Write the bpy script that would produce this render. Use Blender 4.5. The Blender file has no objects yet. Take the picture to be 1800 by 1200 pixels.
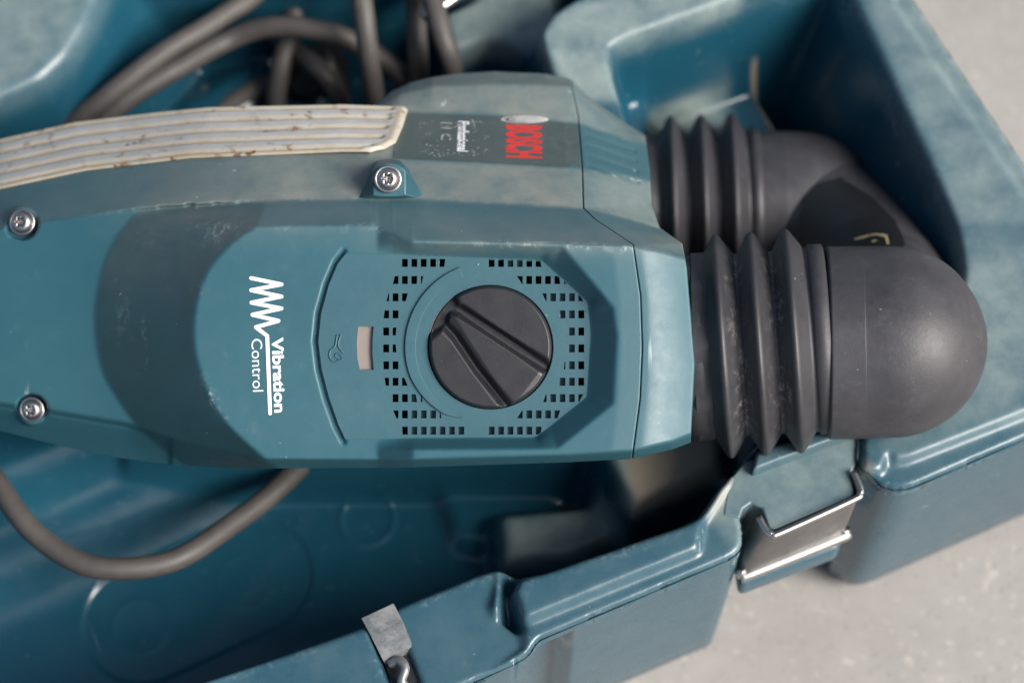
import bpy, bmesh, math, random
import numpy as np
from mathutils import Vector, Matrix
from mathutils.geometry import delaunay_2d_cdt
random.seed(4); rng = np.random.default_rng(7)
S = bpy.context.scene
COL = S.collection

# ------------------------------------------------------------------ camera
F = 4250.0                      # focal length in photo pixels (85 mm on 36 mm)
TILT = math.radians(25)
CT, ST = math.cos(TILT), math.sin(TILT)
D0 = 0.773                      # metres from lens to the dial face
HC = 0.165 + D0 * CT            # camera height
cam_d = bpy.data.cameras.new('camera')
cam = bpy.data.objects.new('camera', cam_d); COL.objects.link(cam)
cam_d.lens = 85; cam_d.sensor_width = 36
cam.location = (0, 0, HC); cam.rotation_euler = (TILT, 0, 0)
cam_d.clip_start = 0.02; cam_d.clip_end = 500
cam_d.dof.use_dof = True; cam_d.dof.focus_distance = 0.775; cam_d.dof.aperture_fstop = 6.3
S.camera = cam
# ------------------------------------------------------------------ light
SUN_EL, SUN_AZ = math.radians(40), math.radians(-25)   # azimuth of the light, from +x towards +y
w = bpy.data.worlds.new('World'); S.world = w; w.use_nodes = True
nt = w.node_tree
sky = nt.nodes.new('ShaderNodeTexSky'); sky.sky_type = 'NISHITA'; sky.sun_disc = False
sky.sun_elevation = SUN_EL; sky.sun_rotation = math.pi/2 - SUN_AZ
sky.air_density = 1.0; sky.dust_density = 4.0; sky.ozone_density = 1.0
bg = nt.nodes['Background']; bg.inputs['Strength'].default_value = 0.076
nt.links.new(sky.outputs[0], bg.inputs[0])
sd = bpy.data.lights.new('sun', 'SUN'); sun = bpy.data.objects.new('sun', sd); COL.objects.link(sun)
sd.energy = 3.6; sd.angle = math.radians(34); sd.color = (1.0, 0.965, 0.92)
lv = Vector((math.cos(SUN_EL)*math.cos(SUN_AZ), math.cos(SUN_EL)*math.sin(SUN_AZ), math.sin(SUN_EL)))
sun.rotation_euler = lv.to_track_quat('Z', 'Y').to_euler()
sun.location = (0.5, -0.3, 1.5)
S.view_settings.view_transform = 'Standard'; S.view_settings.look = 'None'
S.view_settings.exposure = 0.72; S.view_settings.gamma = 1

# ------------------------------------------------------------------ materials
def mat(name):
    m = bpy.data.materials.new(name); m.use_nodes = True
    return m, m.node_tree, m.node_tree.nodes['Principled BSDF']
def N(t, typ, **kw):
    n = t.nodes.new(typ)
    for k, v in kw.items():
        if k in n.inputs: n.inputs[k].default_value = v
        else: setattr(n, k, v)
    return n
def noise(t, scale, detail=6, rough=.6, stretch=None, dist=0):
    tc = N(t, 'ShaderNodeTexCoord'); out = tc.outputs['Object']
    if stretch:
        mp = N(t, 'ShaderNodeMapping'); mp.inputs['Scale'].default_value = stretch
        if len(stretch) > 3: pass
        t.links.new(out, mp.inputs[0]); out = mp.outputs[0]
    n = N(t, 'ShaderNodeTexNoise', Scale=scale, Detail=detail, Roughness=rough, Distortion=dist)
    t.links.new(out, n.inputs['Vector']); return n.outputs['Fac']
def ramp(t, src, a, b, va=0.0, vb=1.0):
    r = N(t, 'ShaderNodeMapRange'); r.inputs[1].default_value = a; r.inputs[2].default_value = b
    r.inputs[3].default_value = va; r.inputs[4].default_value = vb; r.clamp = True
    t.links.new(src, r.inputs[0]); return r.outputs[0]
def math_(t, op, a, b=None):
    n = N(t, 'ShaderNodeMath'); n.operation = op; n.use_clamp = False
    for i, x in enumerate((a, b)):
        if x is None: continue
        if isinstance(x, (int, float)): n.inputs[i].default_value = x
        else: t.links.new(x, n.inputs[i])
    return n.outputs[0]
def mixc(t, fac, a, b):
    n = N(t, 'ShaderNodeMix'); n.data_type = 'RGBA'; n.clamp_factor = True
    if isinstance(fac, (int, float)): n.inputs[0].default_value = fac
    else: t.links.new(fac, n.inputs[0])
    for i, x in ((6, a), (7, b)):
        if isinstance(x, tuple): n.inputs[i].default_value = x if len(x) == 4 else (*x, 1)
        else: t.links.new(x, n.inputs[i])
    return n.outputs[2]
def attr(t, name):
    a = N(t, 'ShaderNodeAttribute'); a.attribute_name = name; return a.outputs['Fac']
def bump(t, h, dist, strength=1.0, prev=None):
    b = N(t, 'ShaderNodeBump'); b.inputs['Strength'].default_value = strength
    b.inputs['Distance'].default_value = dist
    t.links.new(h, b.inputs['Height'])
    if prev: t.links.new(prev, b.inputs['Normal'])
    return b.outputs[0]
M = {}
def dusty(name, base, base2, dust, rough, bscale, bdist, wearcol, spec=.5, dust_rough=.75, scr=.6, dgain=1.0):
    m, t, p = mat(name)
    big = noise(t, 22, 5, .6); mid = noise(t, 160, 6, .7); fine = noise(t, 900, 3, .6)
    c = mixc(t, ramp(t, big, .35, .65), base, base2)
    c = mixc(t, math_(t, 'MULTIPLY', attr(t, 'shade_grime'), ramp(t, noise(t, 34, 7, .65), .25, .7, .12, .62)), c, (.024, .046, .045))  # painted shade of the crescent slope, with some brownish dirt
    # dust film: patchy, thicker where the attribute says so
    da = attr(t, 'dust')
    dm = math_(t, 'MULTIPLY', da, ramp(t, noise(t, 60, 8, .7), .3, .68, .35, 1.0))
    dm = math_(t, 'ADD', dm, ramp(t, mid, .62, .8, 0, .12))
    dm = math_(t, 'MULTIPLY', dm, dgain)
    c = mixc(t, dm, c, dust)
    # scratches and scuffs
    s1 = ramp(t, noise(t, 120, 4, .6, (1.0, .07, 1.0), .6), .70, .74)
    s2 = ramp(t, noise(t, 140, 4, .6, (.08, 1.0, 1.0), .5), .71, .75)
    gate = ramp(t, noise(t, 30, 3, .5), .47, .62)
    sc = math_(t, 'MULTIPLY', math_(t, 'MAXIMUM', s1, s2), gate)
    wa = math_(t, 'MULTIPLY', math_(t, 'MULTIPLY', attr(t, 'wear'), ramp(t, noise(t, 330, 6, .75), .50, .68)), ramp(t, noise(t, 45, 4, .6), .42, .66, .08, 1.0))
    sc = math_(t, 'MAXIMUM', math_(t, 'MULTIPLY', sc, scr), wa)
    spk = ramp(t, noise(t, 420, 2, .5), .765, .79)
    sc = math_(t, 'MAXIMUM', sc, math_(t, 'MULTIPLY', spk, .5))
    c = mixc(t, sc, c, wearcol)
    c = mixc(t, math_(t, 'MULTIPLY', attr(t, 'sand'), ramp(t, noise(t, 70, 7, .7), .2, .6, .55, 1.0)), c, (.40, .34, .25))
    t.links.new(c, p.inputs['Base Color'])
    r = ramp(t, dm, 0, 1, rough, dust_rough)
    r = math_(t, 'ADD', r, ramp(t, mid, .3, .7, -.06, .06))
    t.links.new(r, p.inputs['Roughness']); p.inputs['Specular IOR Level'].default_value = spec
    if bdist:
        vo = noise(t, bscale, 2, .5)
        t.links.new(bump(t, vo, bdist, .5, bump(t, big, .0008, .25)), p.inputs['Normal'])
    else:
        t.links.new(bump(t, big, .001, .3), p.inputs['Normal'])
    M[name] = m; return m
TEAL = (.019, .082, .108); TEAL2 = (.025, .093, .119)
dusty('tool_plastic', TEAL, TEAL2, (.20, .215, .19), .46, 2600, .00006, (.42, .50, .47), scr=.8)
dusty('case_plastic', (.008, .057, .091), (.011, .065, .100), (.27, .325, .30), .22, 1500, .00004, (.32, .42, .45), dust_rough=.7, scr=.45)
dusty('rubber', (.0115, .0115, .0145), (.018, .018, .0220), (.092, .091, .100), .44, 1300, .00009, (.24, .22, .20), scr=.7)
dusty('cord_rubber', (.022, .0205, .0205), (.045, .041, .039), (.145, .13, .118), .5, 900, .0001, (.22, .19, .16), scr=.3)
dusty('black_plastic', (.014, .014, .017), (.016, .016, .019), (.10, .10, .10), .42, 3000, .00006, (.2, .2, .2), scr=.15)
dusty('label_film', (.026, .052, .058), (.032, .060, .066), (.19, .19, .165), .5, 1800, .00006, (.36, .40, .36), scr=.8)
dusty('dark_inside', (.006, .008, .010), (.008, .008, .009), (.02, .02, .02), .7, 0, 0, (.03, .03, .03), scr=0)
def simple(name, colr, rough, metal=0, nz=None, spec=.5):
    m, t, p = mat(name)
    n1 = noise(t, 200, 5, .65)
    c = mixc(t, ramp(t, n1, .4, .7), colr, tuple(x*(nz or .8) for x in colr))
    t.links.new(c, p.inputs['Base Color'])
    t.links.new(ramp(t, n1, .3, .7, rough*.8, rough*1.2), p.inputs['Roughness'])
    p.inputs['Metallic'].default_value = metal; p.inputs['Specular IOR Level'].default_value = spec
    M[name] = m; return m
simple('steel', (.48, .47, .46), .36, 1, .7)
simple('dull_steel', (.27, .262, .255), .5, 1, .8)
m, t, p = mat('worn_plate')
c = mixc(t, ramp(t, noise(t, 90, 8, .8), .40, .58), (.38, .38, .37), (.17, .19, .195))
t.links.new(c, p.inputs['Base Color']); p.inputs['Metallic'].default_value = .6; p.inputs['Roughness'].default_value = .45
M['worn_plate'] = m
simple('white_print', (.80, .80, .82), .5, 0, .93)
simple('faded_print', (.42, .42, .38), .6, 0, .5)
simple('red_print', (.62, .035, .03), .5, 0, .8)
simple('silver_print', (.55, .54, .50), .4, .3, .7)
simple('window_pink', (.235, .20, .18), .4, 0, .92)
simple('tan_rubber', (.50, .38, .22), .6, 0, .7)
simple('sticker', (.012, .012, .012), .42, 0, .8)
simple('yellow_print', (.45, .36, .18), .6, 0, .6)
# cream grip
m, t, p = mat('cream_grip')
da = attr(t, 'dust')
c = mixc(t, ramp(t, noise(t, 90, 6, .7), .35, .7), (.46, .468, .47), (.40, .395, .375))
c = mixc(t, math_(t, 'MULTIPLY', da, ramp(t, noise(t, 150, 6, .7), .25, .6, .35, 1)), c, (.36, .30, .20))
sp = ramp(t, noise(t, 300, 4, .6, (.7, 1, 1)), .575, .63)
sp = math_(t, 'MULTIPLY', sp, ramp(t, noise(t, 30, 3, .5), .46, .6, .08, 1))
c = mixc(t, sp, c, (.15, .075, .035))
t.links.new(c, p.inputs['Base Color']); p.inputs['Roughness'].default_value = .5
t.links.new(bump(t, noise(t, 500, 4, .6), .0001, .5), p.inputs['Normal'])
M['cream_grip'] = m
# concrete
m, t, p = mat('concrete')
b1 = noise(t, 5, 6, .6); b2 = noise(t, 45, 8, .7)
c = mixc(t, ramp(t, b1, .3, .7), (.30, .285, .27), (.36, .345, .325))
c = mixc(t, ramp(t, b2, .35, .7, 0, .55), c, (.25, .235, .225))
tc = N(t, 'ShaderNodeTexCoord')
wp_ = N(t, 'ShaderNodeTexNoise', Scale=60.0, Detail=3.0); t.links.new(tc.outputs['Object'], wp_.inputs['Vector'])
vm = N(t, 'ShaderNodeVectorMath'); vm.operation = 'MULTIPLY_ADD'; vm.inputs[1].default_value = (.012, .012, .012); t.links.new(wp_.outputs['Color'], vm.inputs[0]); t.links.new(tc.outputs['Object'], vm.inputs[2])
for sc_, r0, r1, lo_, hi_, amt, colr in ((210, .12, .34, .35, .7, .55, (.45, .42, .375)), (330, .1, .4, .4, .8, .5, (.17, .16, .15)), (90, .05, .22, .70, .9, .75, (.50, .46, .40)), (55, .04, .20, .75, .9, .6, (.17, .155, .14))):
    vo = N(t, 'ShaderNodeTexVoronoi', Scale=float(sc_)); t.links.new(vm.outputs[0], vo.inputs['Vector'])
    sx_ = N(t, 'ShaderNodeSeparateColor'); t.links.new(vo.outputs['Color'], sx_.inputs[0])
    c = mixc(t, math_(t, 'MULTIPLY', ramp(t, vo.outputs['Distance'], r0, r1, 1, 0), ramp(t, sx_.outputs[0], lo_, hi_, 0, amt)), c, colr)
c = mixc(t, ramp(t, noise(t, 13, 8, .65), .42, .7, 0, .45), c, (.21, .195, .18))
t.links.new(c, p.inputs['Base Color']); p.inputs['Roughness'].default_value = .8
t.links.new(bump(t, b2, .0015, .4), p.inputs['Normal'])
M['concrete'] = m

# ------------------------------------------------------------------ helpers
WOFF = 0.140                                   # tool origin lies this far behind the dial face
TC = Vector((0, ST, -CT)) * D0                 # point on the lens axis at the dial plane
ROT = Matrix.Rotation(TILT, 3, 'X')
TOOL_ORG = Vector((0, 0, HC)) + TC - (ROT @ Vector((0, 0, 1))) * WOFF
def T(px, py, wmm):
    """photo point at depth w (mm above the dial face) -> tool coordinates in metres"""
    px, py, wm = np.broadcast_arrays(np.asarray(px, float), np.asarray(py, float), np.asarray(wmm, float)/1000)
    D = D0 - wm
    return np.stack([(px-900)/F*D, (600-py)/F*D, wm + WOFF], -1)
def W(px, py, z):
    """photo point on the level z -> world x, y"""
    px, py, z = np.broadcast_arrays(np.asarray(px, float), np.asarray(py, float), np.asarray(z, float))
    x = (px-900)/F; y = (600-py)/F
    t = (z-HC)/(-CT + y*ST)
    return np.stack([x*t, (ST + y*CT)*t, z], -1)
def link(name, me, m, parent=None):
    o = bpy.data.objects.new(name, me); COL.objects.link(o)
    if m is not None: me.materials.append(M[m])
    if parent is not None: o.parent = parent
    return o
def set_attr(me, name, vals):
    a = me.attributes.new(name, 'FLOAT', 'POINT'); a.data.foreach_set('value', np.asarray(vals, np.float32).ravel())
def mesh_np(name, V, Fc, smooth=True):
    me = bpy.data.meshes.new(name)
    V = np.ascontiguousarray(V, np.float32); Fc = np.ascontiguousarray(Fc, np.int32)
    me.vertices.add(len(V)); me.vertices.foreach_set('co', V.ravel())
    k = Fc.shape[1]
    me.loops.add(Fc.size); me.loops.foreach_set('vertex_index', Fc.ravel())
    me.polygons.add(len(Fc)); me.polygons.foreach_set('loop_start', np.arange(0, Fc.size, k, dtype=np.int32))
    me.polygons.foreach_set('use_smooth', np.full(len(Fc), smooth))
    me.update(calc_edges=True); me.validate()
    return me
def grid_faces(n, m_, flip=False, wrap=False):
    idx = np.arange(n*m_).reshape(n, m_)
    if wrap: idx = np.concatenate([idx, idx[:, :1]], 1)
    f = np.stack([idx[:-1, :-1], idx[1:, :-1], idx[1:, 1:], idx[:-1, 1:]], -1).reshape(-1, 4)
    return f[:, ::-1] if flip else f
def blur(A, sg):
    for ax, s_ in enumerate(sg if isinstance(sg, tuple) else (sg, sg)):
        if s_ <= 0: continue
        r = int(s_*3+1); k = np.exp(-.5*(np.arange(-r, r+1)/s_)**2); k /= k.sum()
        P = np.pad(A, [(r, r) if i == ax else (0, 0) for i in range(2)], 'edge')
        out = 0
        for i in range(2*r+1):
            sl = [slice(None)]*2; sl[ax] = slice(i, i+A.shape[ax]); out = out + k[i]*P[tuple(sl)]
        A = out
    return A
def sdpoly(X, Y, poly):
    """signed distance to a polygon, negative inside"""
    d = np.full(X.shape, 1e9); ins = np.zeros(X.shape, bool); n = len(poly)
    for i in range(n):
        x0, y0 = poly[i]; x1, y1 = poly[(i+1) % n]
        ex, ey = x1-x0, y1-y0; L = ex*ex+ey*ey+1e-20
        h = np.clip(((X-x0)*ex+(Y-y0)*ey)/L, 0, 1)
        d = np.minimum(d, (X-x0-h*ex)**2+(Y-y0-h*ey)**2)
        c = ((y0 <= Y) & (y1 > Y)) | ((y1 <= Y) & (y0 > Y))
        with np.errstate(divide='ignore', invalid='ignore'):
            ins ^= c & (X < x0+(Y-y0)/(y1-y0+1e-30)*ex)
    d = np.sqrt(d); return np.where(ins, -d, d)
def bevel_obj(o, width, seg=3, angle=35):
    b = o.modifiers.new('bevel', 'BEVEL'); b.width = width; b.segments = seg; b.limit_method = 'ANGLE'; b.angle_limit = math.radians(angle)
    for p_ in o.data.polygons: p_.use_smooth = True
    wn = o.modifiers.new('wn', 'WEIGHTED_NORMAL'); wn.keep_sharp = False
    return o
def cdt_plate(polys):
    """triangulate the area inside polys[0] and outside the other loops (2-D)"""
    vs, es = [], []
    for pl in polys:
        b = len(vs); vs += [Vector((float(x), float(y))) for x, y in pl]
        es += [(b+i, b+(i+1) % len(pl)) for i in range(len(pl))]
    v, e, f, *_ = delaunay_2d_cdt(vs, es, [], 0, 1e-6)
    P = np.array([[a.x, a.y] for a in v]); tri = np.array([list(x) for x in f if len(x) == 3])
    cx = P[tri].mean(1)
    ok = sdpoly(cx[:, 0], cx[:, 1], polys[0]) < 0
    for h in polys[1:]: ok &= sdpoly(cx[:, 0], cx[:, 1], h) > 0
    return P, tri[ok]
def extrude_tris(P_top, P_bot, tri):
    """closed solid from a triangulated top and matching bottom"""
    n = len(P_top); V = np.concatenate([P_top, P_bot])
    faces = [tuple(t) for t in tri] + [tuple(t[::-1]+n) for t in tri]
    cnt = {}
    for t_ in tri:
        for i in range(3):
            a, b = int(t_[i]), int(t_[(i+1) % 3]); cnt[(a, b)] = cnt.get((a, b), 0)+1
    for (a, b) in cnt:
        if (b, a) not in cnt: faces.append((b, a, a+n, b+n))
    used = sorted({i for f in faces for i in f}); mp = {o: i for i, o in enumerate(used)}
    return [tuple(map(float, V[i])) for i in used], [tuple(mp[int(i)] for i in f) for f in faces]
def pymesh(name, V, Fc, smooth=False):
    me = bpy.data.meshes.new(name); me.from_pydata([tuple(map(float, v)) for v in V], [], Fc)
    bm = bmesh.new(); bm.from_mesh(me); bmesh.ops.recalc_face_normals(bm, faces=bm.faces); bm.to_mesh(me); bm.free()
    for p_ in me.polygons: p_.use_smooth = smooth
    me.update(); return me
def lathe(name, prof, C, axis, m, parent, seg=96, up=(0, 0, 1), ell=1.0, close=True, wob=0):
    """prof: (s, r) along axis from C (metres)"""
    a = Vector(axis).normalized(); u = Vector(up); u = (u - a*u.dot(a)).normalized(); v = a.cross(u)
    ang = np.linspace(0, 2*math.pi, seg, endpoint=False); rows = []
    for s_, r in prof:
        rr = r*(1+wob*np.sin(3*ang+s_*900))
        rows.append(np.array(C)[None]+np.array(a)[None]*s_+rr[:, None]*(np.cos(ang)[:, None]*np.array(u)*ell+np.sin(ang)[:, None]*np.array(v)))
    V = np.concatenate(rows); f = grid_faces(len(prof), seg, wrap=True)
    return link(name, mesh_np(name, V, f), m, parent)
def catmull(P, n):
    P = np.array(P, float); out = []
    Q = np.concatenate([[2*P[0]-P[1]], P, [2*P[-1]-P[-2]]])
    for i in range(len(P)-1):
        p0, p1, p2, p3 = Q[i:i+4]
        for k in range(n):
            t = k/n
            out.append(.5*((2*p1)+(-p0+p2)*t+(2*p0-5*p1+4*p2-p3)*t*t+(-p0+3*p1-3*p2+p3)*t**3))
    out.append(P[-1]); return np.array(out)
def sweep_pts(path, rad, seg, up=(0, 0, 1), sq=None):
    n = len(path); tan = np.gradient(path, axis=0); tan /= np.linalg.norm(tan, axis=1)[:, None]
    u = np.array(up, float); rows = []
    ang = np.linspace(0, 2*math.pi, seg, endpoint=False)
    for i in range(n):
        u = u - tan[i]*u.dot(tan[i]); u /= np.linalg.norm(u); v = np.cross(tan[i], u)
        rows.append(path[i]+rad[i]*(np.cos(ang)[:, None]*u+np.sin(ang)[:, None]*v))
    return np.array(rows)
def capped(rows):
    n, m_ = rows.shape[:2]
    V = np.concatenate([rows.reshape(-1, 3), [rows[0].mean(0)], [rows[-1].mean(0)]])
    f = [tuple(x) for x in grid_faces(n, m_, wrap=True)]
    for j in range(m_):
        k = (j+1) % m_
        f.append((j, k, n*m_)); f.append(((n-1)*m_+k, (n-1)*m_+j, n*m_+1))
    return V, f
def sweep(name, path, rad, m, parent, seg=28, dust=None, up=(0, 0, 1)):
    rad = np.broadcast_to(np.asarray(rad, float), (len(path),))
    V, f = capped(sweep_pts(np.asarray(path), rad, seg, up))
    me = pymesh(name, V, f, True); o = link(name, me, m, parent)
    set_attr(me, 'dust', np.full(len(V), .4 if dust is None else dust)); set_attr(me, 'wear', np.zeros(len(V)))
    return o
def const_attrs(o, d=.2, w_=0.0):
    n = len(o.data.vertices); set_attr(o.data, 'dust', np.full(n, d)); set_attr(o.data, 'wear', np.full(n, w_))
    return o
def IS(x, pts):
    d = catmull(np.array(pts, float), 12); return np.interp(x, d[:, 0], d[:, 1])
def I(x, pts):
    a = np.array(pts, float); return np.interp(x, a[:, 0], a[:, 1])
def sm(x, a, b):
    t = np.clip((x-a)/(b-a), 0, 1); return t*t*(3-2*t)

# ------------------------------------------------------------------ ground
gv = [(-8, -8, 0), (8, -8, 0), (8, 8, 0), (-8, 8, 0)]
g = link('ground', pymesh('ground', gv, [(0, 1, 2, 3)]), 'concrete'); g['kind'] = 'structure'

# ------------------------------------------------------------------ tool case: one moulded tray
ZR = .115
CA = math.radians(22); E1 = np.array([math.cos(CA), math.sin(CA)]); E2 = np.array([-math.sin(CA), math.cos(CA)])
CORG = np.array([0.0, 0.36])
def AB(P):                                     # world xy -> case coordinates
    q = np.asarray(P)[..., :2]-CORG; return np.stack([q@E1, q@E2], -1)
def CP(pts, z): return AB(W([p_[0] for p_ in pts], [p_[1] for p_ in pts], z))
case = bpy.data.objects.new('tool_case', None); COL.objects.link(case)
case.location = (CORG[0], CORG[1], 0); case.rotation_euler = (0, 0, CA)
case['label'] = 'open blue plastic carrying case with dusty rims, standing on the concrete under the hammer'
case['category'] = 'tool case'
GS = .00085
ga = np.arange(-.47, .235, GS); gb = np.arange(-.225, .225, GS)
A, B = np.meshgrid(ga, gb, indexing='ij')
outline = CP([(-900, 1900), (830, 1188), (928, 1143), (945, 1118), (965, 1109), (1311, 962), (1304, 900), (1290, 822), (1300, 800), (1490, 728), (1512, 760), (1508, 800), (1512, 822), (1530, 830),
              (1560, 852), (1600, 852), (1660, 825), (1800, 765), (1945, 702), (1985, 650), (1975, 560), (1800, 277), (1613, 0), (1360, -430), (1200, -430), (-900, -120)], ZR)
def fillet(P, r):
    out = []; n = len(P)
    for i in range(n):
        p_, a_, b_ = P[i], P[i-1], P[(i+1) % n]
        ra, rb_ = min(r, .45*np.hypot(*(a_-p_))), min(r, .45*np.hypot(*(b_-p_)))
        qa = p_+(a_-p_)/np.hypot(*(a_-p_))*ra; qb = p_+(b_-p_)/np.hypot(*(b_-p_))*rb_
        for t_ in (0, .25, .5, .75, 1): out.append((1-t_)**2*qa+2*t_*(1-t_)*p_+t_*t_*qb)
    return np.array(out)
outline = fillet(outline, .006)
# level of the rim, slightly stepped
Z = np.full(A.shape, ZR)
def pocket(Z, pts, zt, zf, wall):
    s_ = sdpoly(A, B, fillet(CP(pts, zt), .008)); h = zt-zf
    return np.minimum(Z, np.where(s_ > 0, 1.0, zt-h*np.clip(-s_/wall, 0, 1)))
def island(Z, pts, zt, wall, zb=0.0):
    s_ = sdpoly(A, B, CP(pts, zt))
    return np.maximum(Z, zb+(zt-zb)*np.clip(1-s_/wall, 0, 1))
ZF = .030
inner = [(-800, 1620), (350, 1187), (640, 1085), (683, 1057), (873, 980), (925, 1010), (1230, 905), (1262, 850), (1300, 812), (1350, 735), (1590, 620), (1668, 560), (1692, 480),
         (1678, 395), (1600, 210), (1490, -30), (1462, -58), (1400, -38), (1068, 82), (1085, 150), (1150, 330), (1000, 330), (965, 130), (942, 60), (965, 20), (1200, -120), (-800, -120)]
Z = pocket(Z, inner, ZR, ZF, .010)
# deep end of the tool bay
Z = np.where(sdpoly(A, B, fillet(CP(inner, ZR), .008)) < -.012, pocket(Z, [(1310, 60), (1500, -20), (1690, 420), (1640, 560), (1480, 640), (1400, 420)], .06, .012, .010), Z)
# leaning right wall of the deep end
rw = CP([(1462, -80), (1600, 210), (1690, 410)], ZR); d_ = rw[2]-rw[0]; d_ = d_/np.hypot(*d_); nrm_ = -(A-rw[0, 0])*d_[1]+(B-rw[0, 1])*d_[0]
if (CP([(1300, 300)], ZR)[0]-rw[0])@np.array([-d_[1], d_[0]]) < 0: nrm_ = -nrm_
Z = np.where(sdpoly(A, B, fillet(CP(inner, ZR), .008)) < 0, np.maximum(Z, np.minimum(ZR, ZR-np.maximum(nrm_, 0)*(.1/.026))*(nrm_ < .027)), Z)
# shelf left of the deep end: two steps
Z = island(Z, [(1020, 60), (1080, 20), (1300, -60), (1302, 92), (1136, 166), (1170, 330), (1050, 330)], .079, .004)
Z = island(Z, [(1020, 100), (1308, 60), (1320, 140), (1440, 330), (1100, 420)], .058, .004)
# low dusty flats above the tool, left of the partition
Z = island(Z, [(770, 20), (960, -60), (1000, 60), (960, 140), (905, 90), (860, 72), (790, 100)], .082, .010)
Z = island(Z, [(805, 95), (870, 80), (930, 105), (940, 230), (800, 240)], .060, .012)
# raised compartment top left
Z = island(Z, [(-900, 520), (0, 168), (70, 135), (112, 95), (150, 35), (215, -120), (-900, -120)], .098, .030, ZF)
# ridges of the floor
Z = island(Z, [(240, 240), (340, 178), (455, 112), (475, 140), (400, 200), (280, 260)], .046, .020, ZF)
def ridge(Z, p0, p1, z, half, h):
    q = CP([p0, p1], z); d = q[1]-q[0]; L = np.hypot(*d); d = d/L
    t_ = (A-q[0, 0])*d[0]+(B-q[0, 1])*d[1]; n_ = (A-q[0, 0])*-d[1]+(B-q[0, 1])*d[0]
    return Z + h*np.exp(-.5*(n_/half)**2)*sm(t_, -.01, .01)*(1-sm(t_, L-.01, L+.01))
# lower left: floor climbs in two rounded treads towards the tool
q = CP([(-900, 1330), (440, 745)], ZF); d = q[1]-q[0]; d = d/np.hypot(*d); n1 = -(A-q[0, 0])*d[1]+(B-q[0, 1])*d[0]
t1 = (A-q[0, 0])*d[0]+(B-q[0, 1])*d[1]
q2 = CP([(-900, 1455), (440, 910)], ZF); n2 = -(A-q2[0, 0])*d[1]+(B-q2[0, 1])*d[0]
endw = 1-sm(A, CP([(640, 760)], ZF)[0, 0], CP([(800, 760)], ZF)[0, 0])
inn = sdpoly(A, B, CP(inner, ZR)) < -.004
Z = Z + inn*endw*((.015*sm(n2, -.013, .014)) + .018*sm(n1, -.010, .010))*(Z < ZF+.002)
# pads in the shade right of the round boss, dusty shelf under the bellows
Z = island(Z, [(870, 900), (1060, 880), (1092, 945), (1000, 985), (880, 990)], .050, .006)
Z = island(Z, [(1050, 780), (1260, 700), (1270, 822), (1112, 892)], .078, .010)
Z = island(Z, [(740, 780), (1000, 700), (1050, 860), (850, 960), (800, 950)], .036, .003)
# hidden cradle that carries the hammer
cr = sdpoly(A, B, AB(np.array([[-.14, .330], [.03, .330], [.03, .385], [-.14, .385]])))
Z = np.maximum(Z, (.0605)*np.clip(1-cr/.008, 0, 1))
# segments of the near rim: outer lower strip, notch between the segments
s3 = sdpoly(A, B, CP([(700, 1185), (922, 1085), (1225, 962), (1233, 912), (1272, 852), (1345, 770), (1520, 730), (1520, 830), (1400, 1000), (1000, 1230)], ZR))
Z = np.where((s3 < 0), np.minimum(Z, ZR-.0035*np.clip(-s3/.0016, 0, 1)), Z)
s2 = sdpoly(A, B, CP([(-900, 1900), (300, 1200), (640, 1060), (683, 1030), (880, 950), (900, 985), (880, 1060), (935, 1090), (940, 1140), (840, 1210)], ZR))
Z = np.where(s2 < 0, np.minimum(Z, ZR-.006*np.clip(-s2/.004, 0, 1)), Z)
nt_ = sdpoly(A, B, CP([(878, 985), (925, 1000), (905, 1035), (920, 1085), (935, 1100), (905, 1110), (872, 1085)], ZR))
Z = np.where(nt_ < 0, np.minimum(Z, ZR-.030*np.clip(-nt_/.006, 0, 1)), Z)
gp = sdpoly(A, B, CP([(636, 1080), (690, 1050), (760, 1230), (700, 1260)], ZR))
Z = np.where(gp < 0, np.minimum(Z, ZR-.016*np.clip(-gp/.003, 0, 1)), Z)
# near-right rim: raised flat behind the step line
s5 = sdpoly(A, B, CP([(1470, 850), (1548, 822), (1562, 788), (1575, 806), (1600, 800), (1800, 722), (2100, 600), (2100, 900), (1500, 1000)], ZR))
Z = np.where(s5 < 0, np.minimum(Z, ZR-.003*np.clip(-s5/.0015, 0, 1)), Z)
sr = sdpoly(A, B, CP([(1567, 0), (1800, 343), (1960, 590), (2100, 500), (1800, 100), (1600, -100)], ZR))
Z = np.where(sr < 0, np.minimum(Z, ZR-.002*np.clip(-sr/.0012, 0, 1)), Z)
Zs = blur(Z, 2.6)
fine = blur(Z, 1.0)
near_in = sm(sdpoly(A, B, CP(inner, ZR)), -.002, .004)
Z = Zs*(1-near_in)+fine*near_in
# outer wall
so = sdpoly(A, B, outline)
Z = Z - np.where(so > -.0022, .0022-np.sqrt(np.clip(.0022**2-np.clip(so+.0022, 0, .0022)**2, 0, 1)), 0)
# embossed outlines in the floor
def emb(Z, sdv, half, h): return Z + h*np.exp(-.5*(sdv/half)**2)
q = CP([(255, 1095), (440, 1010)], ZF)
e = q[1]-q[0]; L2 = e@e
hh = np.clip(((A-q[0, 0])*e[0]+(B-q[0, 1])*e[1])/L2, 0, 1)
dd = np.hypot(A-q[0, 0]-hh*e[0], B-q[0, 1]-hh*e[1])-.0225
Z = Z - .0008*(1-sm(dd, -.0008, .0008))*(Z < .06)
q = CP([(645, 912)], ZF)[0]
dd = np.hypot(A-q[0], B-q[1])-.0098
Z = emb(Z, dd, .0008, .0006)
for cx_, cy_, r_ in ((245, 1100, .010), (430, 1020, .010)):
    q = CP([(cx_, cy_)], ZF)[0]; Z = emb(Z, np.hypot(A-q[0], B-q[1])-r_, .0008, .0002)
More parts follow.
